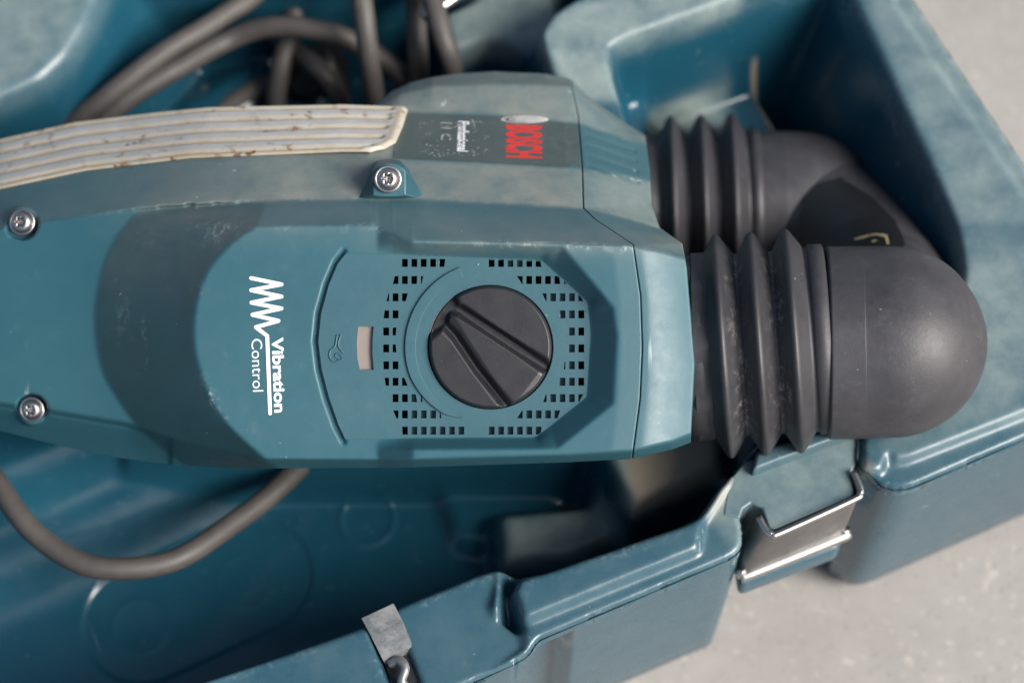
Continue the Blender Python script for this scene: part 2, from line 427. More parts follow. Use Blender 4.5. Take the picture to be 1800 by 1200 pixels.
# dust
dust = np.zeros(A.shape)
def dreg(pts, z, v, soft=.006):
    global dust
    dust = np.maximum(dust, v*(1-sm(sdpoly(A, B, CP(pts, z)), -soft, soft))*(1-sm(np.abs(Z-z), .006, .014)))
dreg([(-900, 520), (0, 168), (70, 135), (112, 95), (150, 35), (215, -120), (-900, -120)], .098, .62, .008)
dreg([(945, 60), (1000, 10), (1330, -60), (1300, 10), (1068, 80), (1090, 180), (1000, 180)], ZR, .85, .004)
dreg([(770, 20), (960, -60), (1000, 60), (905, 90), (790, 100)], .082, .8)
dreg([(1130, 190), (1270, 170), (1285, 215), (1150, 300)], .058, 1.0, .005)
dreg([(1070, 780), (1260, 700), (1270, 830), (1112, 895)], .078, 1.6, .003)
dreg([(890, 900), (1060, 880), (1092, 945), (1000, 985), (880, 990)], .050, .8)
dreg([(1240, 890), (1310, 810), (1500, 760), (1400, 900), (1300, 960)], ZR, .7)
dreg([(1500, 400), (2000, 400), (1800, 740), (1560, 790)], ZR, .62, .02)
dreg([(1480, -100), (1700, -100), (1900, 400), (1680, 400)], ZR, .58, .006)
dust = np.maximum(dust, .15*sm(Z, .100, .108))  # pale film over all rim tops, painted in place of their sheen
dreg([(1000, 1100), (1320, 950), (1300, 1300), (950, 1300)], .06, .25)
sand = np.zeros(A.shape)
def sreg(pts, z, v, soft, dz=.007):
    global sand
    sand = np.maximum(sand, v*(1-sm(sdpoly(A, B, CP(pts, z)), -soft, soft))*(1-sm(np.abs(Z-z), dz*.6, dz)))
sreg([(1100, 790), (1260, 700), (1268, 828), (1112, 893)], .078, .95, .003, .012)
sreg([(1304, 130), (1315, 130), (1378, 240), (1364, 240)], .058, 1.0, .0012, .02)
sreg([(1486, 835), (1490, 815), (1512, 806), (1530, 820), (1520, 850)], ZR, .7, .003, .02)
sreg([(1255, 850), (1300, 818), (1300, 880), (1250, 905)], ZR-.003, .35, .006, .012)
wear = np.zeros(A.shape)
gz = np.abs(Z-blur(Z, 3.0)); wear = np.clip(gz/.0006-.5, 0, 1)*(Z > .1)*.35+.3*np.exp(-.5*((so+.0012)/.0008)**2)
keep = so < GS*1.3
gA, gB = np.gradient(so, GS); gn = np.hypot(gA, gB)+1e-9
mv = np.where(so > 0, so, 0); A = A-mv*gA/gn; B = B-mv*gB/gn
Z = np.where(so > 0, Z-.0045, Z)
V = np.stack([A, B, Z], -1).reshape(-1, 3)
fq = grid_faces(*A.shape)
kq = (keep.reshape(-1)[fq]).all(1)
fq = fq[kq]
used = np.unique(fq); mp = np.full(len(V), -1); mp[used] = np.arange(len(used))
me = mesh_np('tray', V[used], mp[fq])
tray = link('tray', me, 'case_plastic', case)
set_attr(me, 'sand', sand.reshape(-1)[used]); set_attr(me, 'dust', dust.reshape(-1)[used]); set_attr(me, 'wear', wear.reshape(-1)[used])
# outer wall: dense outline carried down to the floor with a little taper and a rounded foot
ol = []
for i in range(len(outline)):
    p_, q_ = outline[i], outline[(i+1) % len(outline)]
    k = max(1, int(np.hypot(*(q_-p_))/.0022))
    for j in range(k): ol.append(p_+(q_-p_)*j/k)
ol = np.array(ol); tg_ = np.roll(ol, -1, 0)-np.roll(ol, 1, 0); nr = np.stack([tg_[:, 1], -tg_[:, 0]], -1); nr /= np.linalg.norm(nr, axis=1)[:, None]+1e-12
if sdpoly((ol[:1]+nr[:1]*.002)[:, 0], (ol[:1]+nr[:1]*.002)[:, 1], outline)[0] < 0: nr = -nr
for _ in range(6): nr = (np.roll(nr, 1, 0)+2*nr+np.roll(nr, -1, 0))/4
ztop = ZR-.0022
zi = lambda P: Z[np.clip(((P[:, 0]+.47)/GS).round().astype(int), 0, Z.shape[0]-1), np.clip(((P[:, 1]+.225)/GS).round().astype(int), 0, Z.shape[1]-1)]
lv_ = [(0, .0002), (.004, -.0002), (.03, -.0004), (.06, -.0010), (.09, -.0018), (.1045, -.0024), (.1085, -.0036), (.1108, -.0056), (.1126, -.009)]
wxy = CORG+ol[:, :1]*E1+ol[:, 1:]*E2
dep_ = wxy[:, 1]*ST-(ZR-HC)*CT; opx = 900+F*wxy[:, 0]/dep_; opy = 600-F*(wxy[:, 1]*CT+(ZR-HC)*ST)/dep_
rec = ((opx > 830) & (opx < 1003) & (opy > 1040)).astype(float)[:, None]*.007
lv_ = [(d_0, o_-(rec if k_ > 1 else 0)) for k_, (d_0, o_) in enumerate(lv_[:1]+[(.004, -.0002), (.0055, -.0002)]+lv_[2:])]
rows = [np.concatenate([ol+nr*o_, np.full((len(ol), 1), ztop-dz0+.0004)], 1) for dz0, o_ in lv_]
tz = zi(ol-nr*.0038)-.0019; tz = np.minimum(tz, (np.roll(tz, 1)+tz*2+np.roll(tz, -1))/4)
for i, r_ in enumerate(rows[:6]): r_[:, 2] = np.minimum(r_[:, 2], tz-.0012*i)
me = mesh_np('outer_wall', np.concatenate(rows), grid_faces(len(rows), len(ol), wrap=True))
ow = link('outer_wall', me, 'case_plastic', case); const_attrs(ow, .10, .0)
def prism(name, pts, z0, z1, m, parent, bev=.0015, seg=3, inset=0.0, d=.2, w_=0.0, zpts=None):
    P = CP(pts, zpts if zpts is not None else z1)
    c_ = P.mean(0); n = len(P)
    Pb = c_+(P-c_)*(1-inset)
    V = [(*p_, z1) for p_ in P]+[(*p_, z0) for p_ in Pb]
    fc = [tuple(range(n)), tuple(range(2*n-1, n-1, -1))]+[(i, (i+1) % n, n+(i+1) % n, n+i) for i in range(n)]
    me = pymesh(name, V, fc); o = link(name, me, m, parent)
    const_attrs(o, d, w_)
    if bev: bevel_obj(o, bev, seg)
    return o
# overhanging lip that the bail latch hooks on
lip = prism('catch_lip', [(1272, 900), (1280, 840), (1310, 805), (1490, 740), (1530, 752), (1512, 800), (1498, 826), (1505, 862), (1499, 868), (1362, 926), (1353, 922), (1341, 886), (1322, 878), (1308, 888), (1302, 905)],
            .082, ZR-.0031, 'case_plastic', case, .0030, 4, d=.55, w_=.05, zpts=ZR)
prism('lip_step', [(1322, 828), (1455, 777), (1500, 760), (1488, 742), (1330, 790)], ZR-.006, ZR+.0022, 'case_plastic', case, .0016, 3, d=.3)
prism('latch_wall', [(1296, 995), (1302, 1030), (1476, 964), (1484, 930), (1480, 800), (1300, 870)], .066, .078, 'case_plastic', case, .0025, 3, d=.15)
# bail latch: bent sheet with a rolled lower edge
def case_pts(pts): return np.array([np.append(CP([p_[:2]], p_[2])[0], p_[2]) for p_ in pts])
latch_root = None
pl = case_pts([(1334, 908, .1135), (1347, 931, .1135), (1358, 938, .1135), (1372, 936, .1135), (1500, 878, .1135), (1511, 868, .1135), (1513, 858, .1135), (1500, 828, .1135)])
lo = case_pts([(1296, 955, .094), (1300, 1000, .088), (1306, 1010, .086), (1318, 1008, .086), (1474, 945, .086), (1482, 938, .086), (1484, 928, .088), (1492, 880, .1)])
th = np.array([0, 0, -.0008]); V = []; fc = []
K = 6
rows = np.array([[pl[i]*(1-k/K)+lo[i]*k/K for i in range(len(pl))] for k in range(K+1)])
me = mesh_np('latch', rows.reshape(-1, 3), grid_faces(K+1, len(pl)))
latch = link('latch', me, 'dull_steel', case)
so_ = latch.modifiers.new('solid', 'SOLIDIFY'); so_.thickness = .0009
cp_ = catmull(pl, 5); o = sweep('latch_wire', cp_, .0011, 'steel', latch, 10)
cp_ = catmull(lo[1:7], 5); o = sweep('rolled_edge', cp_, .0022, 'steel', latch, 12)
# second latch strap in the gap of the near rim
st = case_pts([(636, 1088, .1085), (692, 1062, .1085), (654, 1122, .1085), (709, 1094, .1085), (672, 1158, .1080), (724, 1133, .1080), (675, 1163, .1060), (727, 1138, .1060)])
me = mesh_np('latch_strap', st, np.array([(0, 2, 3, 1), (2, 4, 5, 3), (4, 6, 7, 5)]), False)
rc = case_pts([(674, 1158, .1065), (726, 1134, .1065), (748, 1192, .1065), (694, 1214, .1065)])
link('strap_recess_shade', pymesh('strap_recess_shade', rc, [(0, 3, 2, 1)]), 'dark_inside', case)  # flat dark sheet, paints the shade inside the strap opening
hk = case_pts([(686, 1166, .1075), (702, 1160, .110), (712, 1174, .111), (706, 1196, .110), (716, 1210, .1075)])
sweep('strap_hook', catmull(hk, 6), .0016, 'worn_plate', case, 10)
strap = link('latch_strap', me, 'worn_plate', case)
so_ = strap.modifiers.new('solid', 'SOLIDIFY'); so_.thickness = .0012; so_.offset = 1
# hinge rod at the far side
hr = case_pts([(745, 32, .098), (860, -45, .098)])
sweep('hinge_rod', np.linspace(hr[0], hr[1], 8), .0022, 'steel', case, 14)

# ------------------------------------------------------------------ the hammer
tool = bpy.data.objects.new('demolition_hammer', None); COL.objects.link(tool)
tool.location = TOOL_ORG; tool.rotation_euler = (TILT, 0, 0)
tool['label'] = 'worn blue demolition hammer with black bellows handle, lying in the open case'
tool['category'] = 'power tool'
def inv(pts, seam, xr):                        # photo x -> nominal column, per feature curve
    out = []
    for x, y in pts:
        if x > seam: n_ = 1128+(x-seam)/(xr-seam)*94
        elif x > 700: n_ = 700+(x-700)/(seam-700)*428
        else: n_ = x
        out.append((n_, y))
    return out
c_b = inv([(-400, 650), (-80, 735), (0, 757), (100, 782), (200, 803), (300, 816), (420, 823), (700, 822), (1000, 812), (1112, 806), (1180, 790), (1215, 777)], 1112, 1215)
c_1 = inv([(-400, 640), (-80, 698), (0, 711), (83, 723), (230, 748), (320, 777), (450, 806), (700, 808), (1000, 799), (1112, 792), (1180, 776), (1215, 762)], 1112, 1215)
c_2 = inv([(-400, 462), (-80, 425), (0, 408), (70, 396), (240, 385), (330, 396), (450, 398), (655, 396), (730, 424), (1000, 430), (1113, 434), (1160, 442), (1205, 455)], 1113, 1205)
c_3 = inv([(-400, 460), (-80, 418), (0, 401), (70, 390), (240, 368), (330, 360), (500, 352), (640, 350), (740, 350), (1025, 366), (1100, 388), (1150, 404)], 1025, 1150)
c_4 = inv([(-400, 450), (-80, 355), (0, 335), (150, 303), (330, 282), (450, 275), (600, 277), (807, 285), (1023, 297), (1143, 320)], 1023, 1143)
c_5 = inv([(-400, 370), (-80, 280), (0, 258), (133, 227), (267, 211), (367, 201), (600, 195), (717, 197), (880, 203), (1017, 217), (1138, 255)], 1017, 1138)
c_6 = inv([(-400, 368), (-80, 278), (0, 256), (133, 225), (267, 209), (367, 199), (600, 193), (660, 190), (700, 166), (760, 152), (870, 147), (1005, 151), (1060, 178), (1100, 210), (1135, 246)], 1005, 1135)
c_7 = inv([(-400, 366), (-80, 276), (0, 254), (133, 223), (267, 207), (367, 197), (600, 191), (655, 187), (690, 160), (720, 146), (760, 136), (800, 130), (870, 126), (960, 130), (1005, 139), (1060, 165), (1100, 200), (1135, 237)], 1005, 1135)
SEAM = [(126, 1003), (150, 1005), (205, 1016), (297, 1023), (366, 1025), (385, 1045), (430, 1113), (520, 1126), (610, 1129), (700, 1125), (806, 1111)]
XR = [(126, 1050), (165, 1060), (200, 1100), (240, 1135), (300, 1143), (360, 1146), (400, 1160), (428, 1200), (470, 1208), (640, 1222), (775, 1215)]
p0 = np.concatenate([np.arange(-400, -20, 10), np.arange(-20, 1126, 2.1), [1127.2, 1128.8], np.arange(1131, 1222.1, 2.1)])
NT = 330
tt = np.linspace(0, 1, NT)
P0 = np.repeat(p0[:, None], NT, 1)
yb, y1, y2, y3, y4, y5, y6, y7 = [I(p0, c_)[:, None] for c_ in (c_b, c_1, c_2, c_3, c_4, c_5, c_6, c_7)]
PY = yb+(y7-yb)*tt[None]
sx, xr = I(PY, SEAM), I(PY, XR)
PX = np.where(P0 <= 700, P0, np.where(P0 <= 1128, 700+(P0-700)/428*(sx-700), sx+(P0-1128)/94*(xr-sx)))
LOW = -28.5
def seg(y, ya, yb_, wa, wb): return wa+(wb-wa)*np.clip((y-ya)/(yb_-ya+1e-6), 0, 1)
AL = IS(PY, [(350, 262), (370, 240), (420, 201), (480, 176), (560, 165), (640, 175), (690, 198), (748, 240), (800, 300), (830, 340)])
AR = IS(PY, [(350, 470), (398, 450), (415, 425), (440, 396), (480, 365), (530, 348), (580, 342), (630, 347), (690, 368), (740, 397), (800, 460), (830, 500)])
kk = np.clip((PX-AL)/(AR-AL), 0, 1)
w3 = np.where(P0 < 660, I(P0, [(-400, LOW-22), (0, LOW-8.2), (140, LOW-3.5), (260, -25.5), (380, -19), (500, -15.6), (640, -15), (1222, -15)]), -15)
w3 = np.where(P0 > 1128, -15-(P0-1128)*.10, w3)
w3 = blur(w3, (16, 0))
right_face = np.where(PY > y2, 0.0, seg(PY, y3, y2, w3, 0.0))
# guard round the vent panel
inner_g = [(400, 446), (690, 447), (952, 457), (1033, 530), (1038, 587), (1031, 697), (941, 769), (400, 772)]
crest_g = [(400, 424), (690, 425), (988, 432), (1078, 540), (1085, 590), (1078, 710), (980, 788), (400, 792)]
di = sdpoly(PX, PY, inner_g); dc = sdpoly(PX, PY, crest_g)
tg = np.where(di < 0, 0, np.where(dc > 0, 1, di/(di-dc+1e-6)))
rp = np.clip((PX-664)/62, 0, 1)
G = 8.0
fallr = np.clip((P0-1090)/132, 0, 1)
guard = G*tg*rp*(1-.25*fallr)
strip_guard = np.where(PY < y2, seg(PY, y3, y2, 0, 1), 1.0)
right_face = right_face+guard*strip_guard
w_face = LOW*(1-kk)+right_face*kk
w_face = w_face-np.maximum(AL-PX, 0)*.035
wmid = np.where(PY > y3, w_face, 0)
W3 = np.where(PY <= y3, w3, 0)
w4 = w3-17; w5 = w4-27
up_ = np.where(PY > y4, seg(PY, y3, y4, w3, w4), np.where(PY > y5, seg(PY, y4, y5, w4, w5), np.where(PY > y6, seg(PY, y5, y6, w5, w5-11), seg(PY, y6, y7, w5-11, w5-26))))
lowr = np.where(P0 < 450, 8.0, 9.0)
wv = np.where(PY > y3, w_face, up_)
wv = np.where(PY > y1, wv-2.0*np.clip((PY-y1)/2, 0, 1)*(P0 < 300)-seg(PY, y1, yb, 0, 1)*13, wv)
# right end slopes away
wv = wv-6*np.clip((P0-1140)/82, 0, 1)**1.5
wv = wv-1.3*np.exp(-.5*((PY-y1)/2.8)**2)*(1-sm(P0, 215, 260))
# flattened pad at the upper screw seat and lower one
PANEL = [(606, 443), (690, 443), (952, 453), (1037, 528), (1042, 587), (1035, 699), (943, 773), (606, 775), (592, 748), (575, 700), (562, 650), (556, 600), (561, 550), (575, 500), (592, 460)]
wv_nopit = blur(wv, (1.3, 1.0))
pit = sdpoly(PX, PY, PANEL)
wv = wv_nopit-10.0*(1-np.clip((pit+10)/2.5, 0, 1))-1.7*np.exp(-.5*((pit-1.6)/2.7)**2)*(1-sm(PX, 600, 612))
for sxp, syp, sr_, dz in ((38, 392, 29, 0), (56, 720, 27, 0)):
    rr = np.hypot(PX-sxp, PY-syp)
    wl = LOW-7.0-(2.5 if syp < 500 else 3.5)
    wv = np.where(rr < sr_, wl, wv) if True else wv
wv = np.where(np.hypot(PX-38, PY-392) < 34, blur(wv, .8), wv)
wv = np.where(np.hypot(PX-56, PY-720) < 34, blur(wv, .8), wv)
# engraved lines on the cap beside the label
capm = (P0 > 1136) & (P0 < 1205)
for yy in (232, 250, 268, 286):
    wv = wv-.9*np.exp(-.5*((PY-yy-(P0-1128)*.45)/2.6)**2)*capm
def w_at(px, py):
    """surface height at photo points (nearest grid sample)"""
    px = np.atleast_1d(px).astype(float); py = np.atleast_1d(py).astype(float); out = np.zeros(len(px))
    for i in range(len(px)):
        j = int(np.argmin((PX-px[i])**2+(PY-py[i])**2)); a, b = divmod(j, NT)
        out[i] = wv[a, b]
    return out
XYZ = T(PX, PY, wv)
# dust, wear and painted slope shade of the housing
dz_ = .34*np.exp(-.5*((PY-(y3+y2)/2)/26)**2)*sm(PX, 120, 380)+.95*np.where((PY < y3), (.2+.8*sm(P0, 60, 640)), 0)*np.where(P0 > 1128, .75, 1)
dz_ = dz_+.35*np.exp(-.5*((PY-430)/14)**2)*sm(PX, 560, 800)
dz_ = dz_+.25*(kk > .02)*(kk < .98)*np.exp(-.5*((PY-440)/60)**2)
lab = (PY < y4) & (PY > y5) & (P0 > 690)
dz_ = np.where(lab, .12, dz_)
we_ = np.exp(-.5*((PY-y2-2)/5)**2)*(PX > 330)*(PX < 1115)*.9+.8*np.exp(-.5*((PX-AR)/6)**2)*sm(PY, 400, 420)*(.12+.88*(np.abs(PY-695) < 40)+.5*(np.abs(PY-505) < 14))
we_ += .5*np.exp(-.5*((PY-y3)/2.0)**2)*(PX < 1020)+.55*np.exp(-.5*((PY-y4-1)/2.2)**2)*(PX > 640)
we_ += .6*np.exp(-.5*((PY-420)/12)**2)*np.exp(-.5*((PX-360)/70)**2)
we_ += .9*np.exp(-.5*((PX-253-.004*(PY-590)**2/4)/2.2)**2)*((PY > 552) & (PY < 612))+.7*np.exp(-.5*((PX-258)/2)**2)*((PY > 628) & (PY < 668))
we_ += .35*np.exp(-.5*((PX-215)/14)**2-.5*((PY-560)/25)**2)+.4*np.exp(-.5*((PX-285)/8)**2-.5*((PY-490)/14)**2)
sg_ = sm(kk, .0, .06)*(1-sm(kk, .94, 1.0))*sm(PY, 330, 400)  # shade of the left-facing slope put into the colour, mixed with hand dirt
dz_ = blur(dz_, (2.0, 1.3))
def housing(name, i0, i1, skL, skR):
    X = XYZ[i0:i1].copy(); dd, ww, gg = dz_[i0:i1], we_[i0:i1], sg_[i0:i1]
    n = X.shape[0]
    zb = lambda v, z: (z-TOOL_ORG.z-v*ST)/CT
    b = X[:, 0]; tp = X[:, -1]
    def off(b, dv, wnew):
        o_ = b.copy(); o_[:, 1] += dv; o_[:, 2] = wnew if np.isscalar(wnew) else wnew; return o_
    rows_b = [off(b, .036, None) for _ in range(0)]
    b1 = b+np.array([0, .002, -.030]); b2 = b+np.array([0, .010, -.062]); b3 = b+np.array([0, .030, 0]); b3[:, 2] = zb(b3[:, 1], .060)
    t1 = tp+np.array([0, -.003, -.020]); t2 = tp+np.array([0, -.030, 0]); t2[:, 2] = zb(t2[:, 1], .060)
    X = np.concatenate([b3[:, None], b2[:, None], b1[:, None], X, t1[:, None], t2[:, None]], 1)
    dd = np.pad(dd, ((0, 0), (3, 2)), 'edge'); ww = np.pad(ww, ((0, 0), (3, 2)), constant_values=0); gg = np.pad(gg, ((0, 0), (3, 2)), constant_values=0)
    def skirt(c, dx):
        s1 = c.copy(); s1[:, 0] += dx; s1[:, 2] -= .004
        s2 = c.copy(); s2[:, 0] += dx*2; s2[:, 2] = np.minimum(c[:, 2]-.006, np.maximum(zb(c[:, 1], .0605), c[:, 2]-.040))
        return s1, s2
    s1, s2 = skirt(X[0], .0004); e1, e2 = skirt(X[-1], -.0004)
    X = np.concatenate([s2[None], s1[None], X, e1[None], e2[None]], 0)
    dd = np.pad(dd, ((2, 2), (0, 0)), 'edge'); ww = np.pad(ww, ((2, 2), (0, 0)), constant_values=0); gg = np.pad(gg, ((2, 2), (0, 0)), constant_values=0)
    me = mesh_np(name, X.reshape(-1, 3), grid_faces(*X.shape[:2]))
    bm = bmesh.new(); bm.from_mesh(me); bmesh.ops.holes_fill(bm, edges=[e_ for e_ in bm.edges if e_.is_boundary], sides=0)
    bm.to_mesh(me); bm.free()
    for p_ in me.polygons: p_.use_smooth = True
    o = link(name, me, 'tool_plastic', tool)
    set_attr(me, 'dust', dd); set_attr(me, 'wear', ww); set_attr(me, 'shade_grime', gg); return o
ism = int(np.searchsorted(p0, 1128))
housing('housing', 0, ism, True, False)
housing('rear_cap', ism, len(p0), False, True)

# ---- cream grip strip along the spine
xe = lambda q_: I(q_, [(0, 650), (.07, 676), (.22, 696), (.6, 708), (1, 717)])
qs = np.linspace(0, 1, 90); ss = np.concatenate([np.linspace(0, .34, 30), np.linspace(.345, 1, 300)])
SX = -400+ss[:, None]*(xe(qs)[None]+400)
ylo = I(SX, [(-400, 448), (-80, 354), (0, 333), (150, 301), (333, 279), (600, 268), (720, 268)]); yhi = I(SX, [(-400, 362), (-80, 272), (0, 251), (133, 221), (267, 205), (367, 195), (600, 190), (720, 194)])
SY = ylo+(yhi-ylo)*qs[None]
w4s = np.interp(SX, p0, w4[:, 0] if w4.ndim > 1 and w4.shape[1] > 1 else np.broadcast_to(w4, (len(p0), NT))[:, 0])
SW = w4s-27*qs[None]
ribs = (qs*4.5+.22) % 1.0
rb = 1-np.exp(-.5*((ribs-.5)/.10)**2)
edge = np.clip(np.minimum(qs/.03, 1), 0, 1)
endf = np.clip((1-ss)/.006, 0, 1)
sidef = np.clip((1-ss)/.024, 0, 1)
hmm = (.4+1.1*(1-(1-rb)[None]*np.where(sidef[:, None] >= 1, 1, 0)))*edge[None]*endf[:, None]
hmm = blur(hmm, (1.0, .8))
GX = T(SX, SY, SW); GX[..., 1] += hmm/1000*.84; GX[..., 2] += hmm/1000*.55
tp = GX[:, -1]; g1 = tp+np.array([0, -.001, -.004]); g2 = tp+np.array([0, -.008, -.010]); g0 = GX[:, 0]+np.array([0, .0005, -.003])
GX = np.concatenate([g0[:, None], GX, g1[:, None], g2[:, None]], 1)
en = GX[-1:] + np.array([-.0003, 0, -.003]); GX = np.concatenate([GX, en], 0)
me = mesh_np('grip_strip', GX.reshape(-1, 3), grid_faces(*GX.shape[:2])); gs = link('grip_strip', me, 'cream_grip', tool)
gd = np.zeros(GX.shape[:2]); gd[:, 1:91] = (np.exp(-.5*((ribs-.5)/.20)**2)+(qs < .05))[None]; gd[-9:] = .8
set_attr(me, 'dust', np.clip(gd, 0, 1)); set_attr(me, 'wear', np.zeros(gd.shape))

# ---- vent panel with real openings
DC = (862, 610)
zx = lambda x: 640+x/3.333
zy = lambda y: 430+y/3.333
rowsL = [(220, 480), (168, 325), (135, 255), (115, 205), (110, 185), (110, 185), (112, 205), (122, 245), (142, 320), (178, 440), (225, 612)]
rowsR = [(728, 1030), (905, 1165), (1065, 1280), (1140, 1296), (1185, 1300), (1190, 1300), (1180, 1300), (1135, 1296), (1070, 1280), (910, 1155), (728, 1035)]
yc = [107, 207, 308, 408, 508, 607, 706, 802, 898, 993, 1088]
def hole_cells(rows, side):
    out = []
    for r, (l, rr) in enumerate(rows):
        lm = rows[r-1] if r > 0 else None; lp_ = rows[r+1] if r < 10 else None
        def bnd(k, y):
            ys = yc; xs = [q_[k] for q_ in rows]
            v = np.interp(y, ys, xs)
            if r in (0, 10) or (side == 'L' and k == 1 and r >= 9) or (side == 'R' and k == 0 and r in (0, 10)): v = .7*rows[r][k]+.3*v
            return float(np.clip(v, rows[r][k]-22, rows[r][k]+22))
        start = (112 if side == 'L' else (730 if r in (0, 1, 9, 10) else 1255-55*6)) - 55*2
        for k in range(40):
            x0 = start+55*k; x1 = x0+34
            yt, ybm = yc[r]-23, yc[r]+23
            if side == 'R' and r in (0, 10): bl = lambda y: l
            else: bl = lambda y: bnd(0, y)
            br = lambda y: bnd(1, y)
            tl, tr = max(x0, bl(yt)), min(x1, br(yt)); blx, brx = max(x0, bl(ybm)), min(x1, br(ybm))
            if max(tr-tl, brx-blx) < 9: continue
            if tr-tl < 4: tr = tl = (min(max(x0, tl), x1) if blx <= tl else tr); tr = tl+4 if tl+4 <= x1+1 else tl; tl = tr-4
            if brx-blx < 4: blx = min(blx, x1-4); brx = blx+4
            out.append((r, k, [(zx(tl), zy(yt)), (zx(tr), zy(yt)), (zx(brx), zy(ybm)), (zx(blx), zy(ybm))], (x0+x1)/2))
    return out
cells = [('L',)+c_ for c_ in hole_cells(rowsL, 'L')]+[('R',)+c_ for c_ in hole_cells(rowsR, 'R')]
panel_out = [(608, 445.5), (690, 446.5), (951, 456.5), (1033, 529.5), (1038, 587), (1031, 697), (941, 769.5), (607, 771.5), (595, 746), (578.5, 699), (565.5, 649), (559.5, 600), (564.5, 551), (578, 501), (594, 463)]
dial_hole = [(DC[0]+111*math.cos(a_), DC[1]+109.5*math.sin(a_)) for a_ in np.linspace(0, 2*math.pi, 72, endpoint=False)]
win = [(630, 573), (657, 574), (655, 595), (654.5, 620), (657, 649.5), (633, 650.5), (628.5, 630), (627.5, 600)]
P2, tri = cdt_plate([panel_out, dial_hole, win]+[c_[3] for c_ in cells])
top = T(P2[:, 0], P2[:, 1], .2); bot = T(P2[:, 0], P2[:, 1], -2.0)
V, fc = extrude_tris(top, bot, tri)
panel = link('vent_panel', pymesh('vent_panel', V, fc), 'tool_plastic', tool); const_attrs(panel, .05)
bevel_obj(panel, .00022, 2, 50)
# floors close behind part of the openings, the rest is open to the dark inside
fv, ff = [], []
def quadbox(pts, wtop, wbot, grow=3.0):
    c_ = np.mean(pts, 0); q_ = [tuple(c_+(np.array(p_)-c_)*(1+grow/ max(4, np.linalg.norm(np.array(p_)-c_)))) for p_ in pts]
    b = len(fv); n = len(q_)
    fv.extend(T([p_[0] for p_ in q_], [p_[1] for p_ in q_], wtop).tolist()); fv.extend(T([p_[0] for p_ in q_], [p_[1] for p_ in q_], wbot).tolist())
    ff.append(tuple(range(b, b+n))); ff.append(tuple(range(b+2*n-1, b+n-1, -1)))
    for i in range(n): ff.append((b+i, b+(i+1) % n, b+n+(i+1) % n, b+n+i))
for side, r, k, pts, xm in cells:
    if side == 'L': sh = (r == 8 and xm > 280) or (r == 9 and xm > 280) or (r == 10 and xm > 265)
    else: sh = r in (2, 8, 9, 10) or (r == 0 and 830 < xm < 930) or (r in (3, 4, 5, 6, 7) and xm < 1245)
    if sh: quadbox(pts, -2.3, -3.2, 1.2)
vf = link('vent_floor', pymesh('vent_floor', fv, ff), 'tool_plastic', tool); const_attrs(vf, .1); vf['kind'] = 'stuff'
# dark inside of the motor bay
iv = [(600, 450), (690, 450), (948, 461), (1028, 533), (1033, 587), (1026, 695), (938, 765), (600, 767), (566, 600)]
a_ = T([p_[0] for p_ in iv], [p_[1] for p_ in iv], -8.5)
bay = link('motor_bay', pymesh('motor_bay', a_, [tuple(range(len(iv)))]), 'dark_inside', tool); const_attrs(bay, 0)
# window
fv, ff = [], []
quadbox([(626, 570), (660, 570), (660, 653), (626, 653)], -1.2, -1.9, 1)
link('indicator_window', pymesh('indicator_window', fv, ff), 'window_pink', tool)
# slider arc round the dial
def extr(name, pts, w0, w1, m, bev=.0002, parent=tool, seg_=2, d=.05):
    P2, tri = cdt_plate([pts]); V, fc = extrude_tris(T(P2[:, 0], P2[:, 1], w1), T(P2[:, 0], P2[:, 1], w0), tri)
    o = link(name, pymesh(name, V, fc), m, parent); const_attrs(o, d)
    if bev: bevel_obj(o, bev, seg_, 40)
    return o
an = np.radians(np.linspace(111, 249, 60))
ro = np.interp(np.degrees(an), [111, 200, 235, 249], [150, 150, 143, 133]); ri = np.full(60, 131.5)
arc = [(DC[0]+r_*math.cos(a_), DC[1]-r_*math.sin(a_)) for r_, a_ in zip(ro, an)]+[(DC[0]+r_*math.cos(a_), DC[1]-r_*math.sin(a_)) for r_, a_ in zip(ri[::-1]-.0, an[::-1])]
extr('dial_scale', arc, 0.0, 1.1, 'tool_plastic', .0004)
# wrench symbol
wp = lambda x, y: (400+x/3.53, 440+y/3.53)
def tube_sym(name, pts, r_, par, m='tool_plastic', wz=.25):
    P = catmull([T(*wp(*p_), wz) for p_ in pts], 6); return sweep(name, P, r_, m, par, 8, .05)
wr = tube_sym('wrench_mark', [(706, 520), (690, 560), (690, 598), (718, 636)], .00034, tool)
tube_sym('wrench_jaw', [(680, 524), (666, 596), (640, 618), (632, 655), (655, 688), (690, 686), (716, 668)], .00034, wr)
tube_sym('wrench_jaw', [(712, 660), (695, 645), (678, 640), (668, 652), (680, 668), (694, 676)], .0003, wr)

# ---- dial: disc with two grooves and a wedge bar
n = 190; R = 107.5
rr = np.concatenate([np.linspace(0, 1, 110)[1:], [1.012]]); th_ = np.linspace(0, 2*math.pi, 220, endpoint=False)
RX = R*rr[:, None]*np.cos(th_)[None]; RY = R*rr[:, None]*np.sin(th_)[None]
def seglines(X, Y, pts):
    d = np.full(X.shape, 1e9)
    for (x0, y0), (x1, y1_) in zip(pts[:-1], pts[1:]):
        ex, ey = x1-x0, y1_-y0; h = np.clip(((X-x0)*ex+(Y-y0)*ey)/(ex*ex+ey*ey), 0, 1)
        d = np.minimum(d, np.hypot(X-x0-h*ex, Y-y0-h*ey))
    return d
dc_ = lambda x, y: (x-DC[0], y-DC[1])
g1_ = seglines(RX, RY, [dc_(772, 538), dc_(808, 545), dc_(990, 664)])
g2_ = seglines(RX, RY, [dc_(772, 560), dc_(800, 590), dc_(840, 650), dc_(905, 730)])
